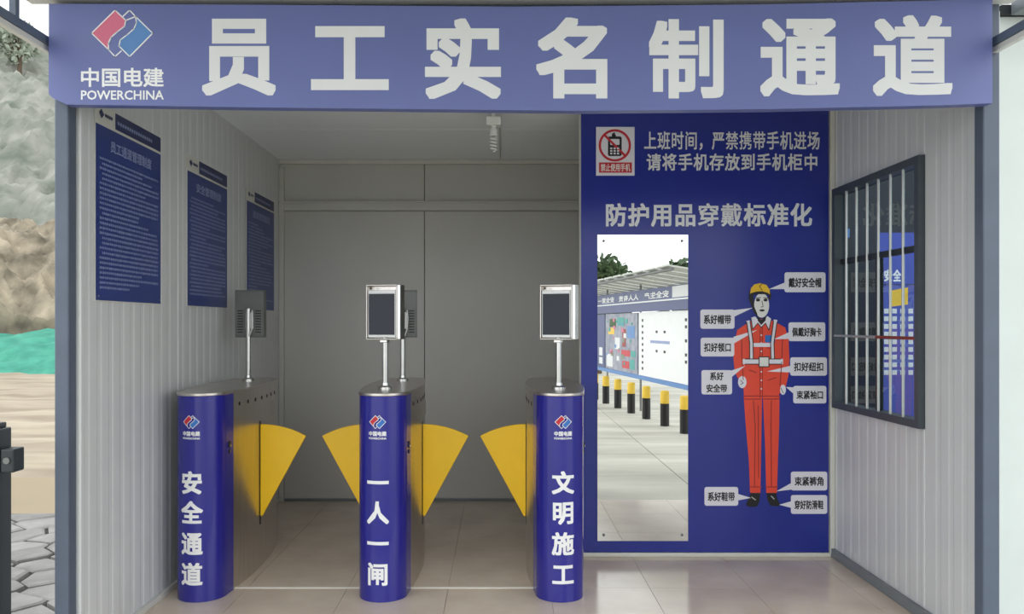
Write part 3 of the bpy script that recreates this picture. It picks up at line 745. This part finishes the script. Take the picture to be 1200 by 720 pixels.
# natural stone paving left of the cabin: irregular slabs with dark joints
def clip(poly, px_, py_, nx, ny):
    out = []
    for i in range(len(poly)):
        a, b = poly[i], poly[(i+1) % len(poly)]
        da = (a[0]-px_)*nx+(a[1]-py_)*ny; dbb = (b[0]-px_)*nx+(b[1]-py_)*ny
        if da <= 0: out.append(a)
        if da*dbb < 0:
            t = da/(da-dbb); out.append((a[0]+(b[0]-a[0])*t, a[1]+(b[1]-a[1])*t))
    return out
pv = MB().box(-4.3, -1.72, 3.12, 5.86, GZ-0.10, GZ-0.03).build('floor_paving', M_JOINT, kind='structure')
rg = random.Random(3)
seeds = []
gx, gy = 0.34, 0.20
for j in range(14):
    for i in range(8):
        seeds.append((-4.25+gx*(i+0.5*(j % 2)+0.3+rg.uniform(-0.3, 0.3)), 3.22+gy*(j+rg.uniform(-0.32, 0.32))))
for k, (sx, sy) in enumerate(seeds):
    poly = [(-4.3, 3.13), (-1.72, 3.13), (-1.72, 5.86), (-4.3, 5.86)]
    for m_, (tx, ty) in enumerate(seeds):
        if m_ == k or abs(tx-sx) > 1.1 or abs(ty-sy) > 0.8: continue
        dx, dy = tx-sx, ty-sy; L = math.hypot(dx, dy)
        g = 0.011
        poly = clip(poly, (sx+tx)/2-dx/L*g, (sy+ty)/2-dy/L*g, dx/L, dy/L)
        if len(poly) < 3: break
    if len(poly) < 3: continue
    zt = GZ-0.006+rg.uniform(-0.008, 0.010)
    n = len(poly); cx = sum(q[0] for q in poly)/n; cy = sum(q[1] for q in poly)/n
    inn = [(cx+(q[0]-cx)*0.9, cy+(q[1]-cy)*0.9) for q in poly]
    tl = rg.uniform(-0.03, 0.03)
    v = [(a, b, GZ-0.035) for a, b in poly]+[(a, b, zt-0.007) for a, b in poly]+[(a, b, zt+tl*(a-cx)) for a, b in inn]
    f = [(i, (i+1) % n, n+(i+1) % n, n+i) for i in range(n)]+[(n+i, n+(i+1) % n, 2*n+(i+1) % n, 2*n+i) for i in range(n)]+[tuple(range(2*n, 3*n))]
    MB().add(v, f).build('paving_stone', M_STONE, pv)

def grid(x0, x1, y0, y1, nx, ny, fz):
    v = [(x0+(x1-x0)*i/nx, y0+(y1-y0)*j/ny) for j in range(ny+1) for i in range(nx+1)]
    v = [(a, b, fz(a, b)) for a, b in v]
    f = [(j*(nx+1)+i, j*(nx+1)+i+1, (j+1)*(nx+1)+i+1, (j+1)*(nx+1)+i) for j in range(ny) for i in range(nx)]
    return MB().add(v, f)
MB().box(-14, -1.72, 5.865, 7.25, GZ-0.1, GZ-0.012).build('mud_puddle', M_MUD, kind='stuff', label='smooth tan muddy water behind the stone paving', cat='mud')
def silt(a, b): return GZ-0.02+0.06*noise.noise((a*0.5, b*0.9, 1))+0.04*noise.noise((a*2, b*3, 4)) + max(0, (b-8))*0.004
MB().box(-14, -4.31, 3.12, 5.86, GZ-0.1, GZ-0.012).build('floor_verge', M_SILT, kind='structure')
grid(-40, 12, 7.25, 26, 130, 90, silt).build('floor_silt', M_SILT, kind='structure', smooth=60)
# green dust net draped over rubble at the foot of the hill
def netz(a, b):
    u = (b-21.3)/3.2
    return -0.05+1.15*math.sin(min(1, max(0, u))*math.pi*0.5)+0.22*noise.noise((a*0.8, b*0.8, 3))*min(1, 3*u)+0.12*noise.noise((a*2.6, b*2.6, 9))*min(1, 3*u)
grid(-34, -5, 21.3, 24.6, 190, 26, netz).build('dust_net', M_NET, label='green dust net spread over the rubble at the foot of the rocks', cat='net', smooth=70)
# rock outcrop and hillside
def ridged(p, o=6):
    s = 0; a = 1.0; p = Vector(p)
    for k in range(o):
        s += a*(1-abs(noise.noise(p))*2); a *= 0.55; p = p*2.07+Vector((3.1, 1.7, 9.2))
    return s
def rockz(a, b):
    u = (b-23.6)
    if b < 24.85: return -0.05
    base = 0.5+4.1*min(1, (max(0, u)/4.5)**0.8)
    return base + (0.7*(ridged((a*0.30, b*0.30, 2))-1.2)+0.35*(ridged((a*0.9, b*0.9, 7), 5)-1.2))*min(1, 0.3+u/3) - 0.04*(a+14)
grid(-40, -4, 24.7, 31, 300, 80, rockz).build('rock_outcrop', M_ROCK, label='tan broken rock face rising behind the green net', cat='rock', smooth=18)
def hillz(a, b):
    u = b-30
    return 2.6 + 0.62*u + 1.5*(ridged((a*0.11, b*0.11, 5))-1.2) + 0.45*(ridged((a*0.6, b*0.6, 2), 4)-1.2)
grid(-75, -2, 30.9, 62, 330, 140, hillz).build('hillside', M_HILL, kind='structure', smooth=18)

# shrubs and trees
def tree(x, y, z, h, r, label, nleaf=900, seed=1, group=None, ls=0.22, leaf=None):
    t = empty('tree', (x, y, z), label, 'tree', group)
    rg = random.Random(seed)
    tb = MB().tube([(x, y, z), (x+0.1, y, z+h*0.35), (x, y+0.1, z+h*0.8)], [0.04*h, 0.03*h, 0.01*h], 8)
    blobs = []
    for k in range(9):
        a = rg.uniform(0, 6.28); q = rg.uniform(0.1, 0.75)*r
        c = Vector((x+q*math.cos(a), y+q*math.sin(a), z+h*rg.uniform(0.5, 0.92))); blobs.append((c, r*rg.uniform(0.3, 0.5)))
        tb.tube([(x, y, z+h*0.35), tuple(c)], [0.015*h, 0.005*h], 6)
    tb.build('trunk', M_BARK, t, smooth=60)
    mb = MB()
    for k in range(nleaf):
        c, br = rg.choice(blobs); d = Vector((rg.gauss(0, 1), rg.gauss(0, 1), rg.gauss(0, 0.8))).normalized()*br*rg.uniform(0.55, 1.05)
        p_ = c+d; u = Vector((rg.gauss(0, 1), rg.gauss(0, 1), rg.gauss(0, 1))).normalized()*ls; w = u.orthogonal().normalized()*ls*0.5
        mb.add([p_-u, p_+w, p_+u, p_-w], [(0, 1, 2, 3)])
    mb.build('foliage', leaf or M_LEAF, t, kind='stuff')
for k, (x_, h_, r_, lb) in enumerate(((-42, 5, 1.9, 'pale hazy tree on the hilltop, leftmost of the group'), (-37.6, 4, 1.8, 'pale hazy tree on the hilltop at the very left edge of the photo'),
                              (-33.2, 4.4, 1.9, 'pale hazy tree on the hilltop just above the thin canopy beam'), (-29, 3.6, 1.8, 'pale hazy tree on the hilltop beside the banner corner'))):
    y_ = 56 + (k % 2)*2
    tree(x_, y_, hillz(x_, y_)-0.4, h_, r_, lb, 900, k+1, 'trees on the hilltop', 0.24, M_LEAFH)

# ================================================================== WHAT THE MIRROR SHOWS: notice boards behind the camera
def bl(t): return Vector((1.95+0.126*(t+5.4), t))          # line of the board in plan, t = Y
nb2 = empty('notice_board', (2.2, -3.4, GZ), 'long navy notice board under a slatted canopy, seen in the mirror', 'board')
dirv = (bl(0)-bl(-1)).normalized(); nrm = Vector((-dirv.y, dirv.x))       # faces -X (towards the yard)
def slab(y0, y1, z0, z1, off0, off1):
    mb = MB()
    def P(yy, o): q = bl(yy)+nrm*o; return (q.x, q.y)
    a, b, c, d_ = P(y0, off0), P(y1, off0), P(y1, off1), P(y0, off1)
    return mb.prism([a, b, c, d_], 'z', z0, z1)
def onboard(v, f, y0, y1, z0, z1, off):
    """2D unit print laid on the board; u runs along the reading direction (viewed from the yard: from low Y to high Y is right to left)"""
    out = []
    for u, w in v:
        q = bl(y1+(y0-y1)*u) + nrm*off; out.append((q.x, q.y, z0+(z1-z0)*w))
    return MB().add(out, f)
Y0b, Y1b = -8.4, -0.6
slab(Y0b, Y1b, 0.47, 0.53, -0.02, 0.03).build('bottom_rail', M_INK_C, nb2)
slab(Y0b, Y1b, 1.52, 1.85, 0.0, 0.06).build('header_panel', M_BBOARD, nb2)
slab(Y0b, Y1b, 1.655, 1.675, 0.061, 0.068).build('header_line', M_INK_W, nb2)
v, f = fit('安全生产 人人有责 安全第一 预防为主', 0, 1, 0, 1, 0.02)
onboard(v, f, -7.2, -1.9, 1.70, 1.80, 0.063).build('header_lettering', M_INK_W, nb2)
slab(-1.75, -0.7, 1.69, 1.84, 0.061, 0.064).build('header_plate', M_INK_G, nb2)
segs = [(-8.3, -6.5), (-6.45, -5.45), (-5.4, -3.45), (-3.38, -1.0)]
for i, (a, b) in enumerate(segs):
    slab(a, b, 0.54, 1.51, 0.0, 0.03).build('display_panel', [M_BBOARD, M_BBOARD, M_GRAYP, M_INK_W][i], nb2)
for a in (-8.35, -6.48, -5.42, -3.415, -0.97):
    slab(a-0.025, a+0.025, GZ, 2.0, -0.02, -0.001).build('board_post', M_STEELD, nb2)
sub = random.Random(5)
def patch(a, b, c, d_, m, nm='print_patch', off=0.033):
    slab(a, b, c, d_, 0.0305, off).build(nm, m, nb2)
for a, b, c, d_, m in ((-5.1,-4.7,1.28,1.42,M_LEAF),(-4.6,-4.2,1.30,1.44,M_TEAL),(-5.2,-4.8,1.15,1.27,M_YEL),(-4.3,-4.1,0.95,1.25,M_DKRED),(-4.35,-3.85,0.80,0.90,M_INK_R),(-3.8,-3.55,0.80,0.90,M_TEAL),
                       (-4.3,-3.9,0.60,0.72,M_INK_R),(-3.85,-3.6,0.60,0.76,M_TEAL),(-5.3,-4.9,0.58,0.80,M_INK_G),(-4.0,-3.6,1.1,1.3,M_INK_C),(-4.75,-4.45,0.9,1.1,M_INK_G),
                       (-6.35,-6.15,0.75,0.9,M_INK_G),(-6.35,-6.15,0.6,0.72,M_INK_G),(-5.85,-5.6,0.75,0.9,M_INK_G),(-5.85,-5.6,0.6,0.72,M_INK_G)):
    patch(a, b, c, d_, m)
for q in range(26):
    a = sub.uniform(-5.35, -3.75); c = sub.uniform(0.6, 1.4); w = sub.uniform(0.05, 0.16)
    patch(a, a+w, c, c+w*0.5, sub.choice((M_INK_G, M_LEAFH, M_TEAL, M_INK_C, M_GRAYP, M_INK_P)), off=0.0345)
for j in range(9):
    for yy in (-3.22, -1.35, -1.15):
        if sub.random() < 0.85: patch(yy, yy+0.07, 0.63+0.092*j, 0.67+0.092*j, M_INK_K, 'small_photo')
for yy in (-2.55, -2.2):
    patch(yy, yy+0.08, 1.20, 1.235, M_INK_K, 'small_photo'); patch(yy, yy+0.08, 0.92, 0.955, M_INK_K, 'small_photo')
patch(-2.8, -1.95, 1.05, 1.09, M_INK_L, 'caption')
# slatted canopy over the boards
for k in range(16):
    q = 0.5*k
    y0 = Y0b-0.2+q*1.02
    mb = MB()
    a, b = bl(y0)-nrm*0.35, bl(y0)+nrm*0.55; c, e = bl(y0+0.40)+nrm*0.55, bl(y0+0.40)-nrm*0.35
    v = [(a.x,a.y,1.90),(b.x,b.y,2.03),(c.x,c.y,2.03),(e.x,e.y,1.90)]
    v += [(p_[0],p_[1],p_[2]+0.02) for p_ in v]
    mb.add(v, [(0,1,2,3),(7,6,5,4),(0,4,5,1),(1,5,6,2),(2,6,7,3),(3,7,4,0)]).build('canopy_sheet', M_ROOF, nb2)
for o in (-0.3, 0.5):
    a, b = bl(Y0b-0.2)+nrm*o, bl(Y1b+0.1)+nrm*o; z = 1.875 if o < 0 else 1.99
    MB().tube([(a.x, a.y, z), (b.x, b.y, z)], 0.022, 8).build('canopy_rail', M_STEELD, nb2, smooth=50)
# bollards in front of it
ORD = ('last', 'seventh', 'sixth', 'fifth', 'fourth', 'third', 'second', 'first')
for i, t in enumerate((-6.15, -5.4, -4.65, -3.9, -3.15, -2.4, -1.6, -0.85)):
    q = bl(t)+nrm*0.22
    b = empty('bollard', (q.x, q.y, GZ), 'black and yellow bollard in the mirror, %s from the near end of the notice board' % ORD[i], 'bollard', 'bollards before the notice board')
    MB().tube([(q.x, q.y, GZ), (q.x, q.y, 0.27)], 0.06, 14).build('black_foot', M_BLACK, b, smooth=50)
    MB().tube([(q.x, q.y, 0.2705), (q.x, q.y, 0.42), (q.x, q.y, 0.44)], [0.06, 0.06, 0.045], 14).build('yellow_head', M_BOLLY, b, smooth=40)
for i, (x_, y_, h_, r_, lb) in enumerate(((2.7, -13, 3.0, 1.25, 'leafy green tree over the far end of the mirrored notice board'), (0.2, -15, 2.9, 1.4, 'leafy tree in the yard left of the mirrored notice board'),
                                          (5.6, -15, 3.1, 1.2, 'small leafy tree showing above the canopy of the mirrored notice board'))):
    tree(x_, y_, GZ, h_, r_, lb, 1500, 20+i, 'yard trees in the mirror', 0.13)
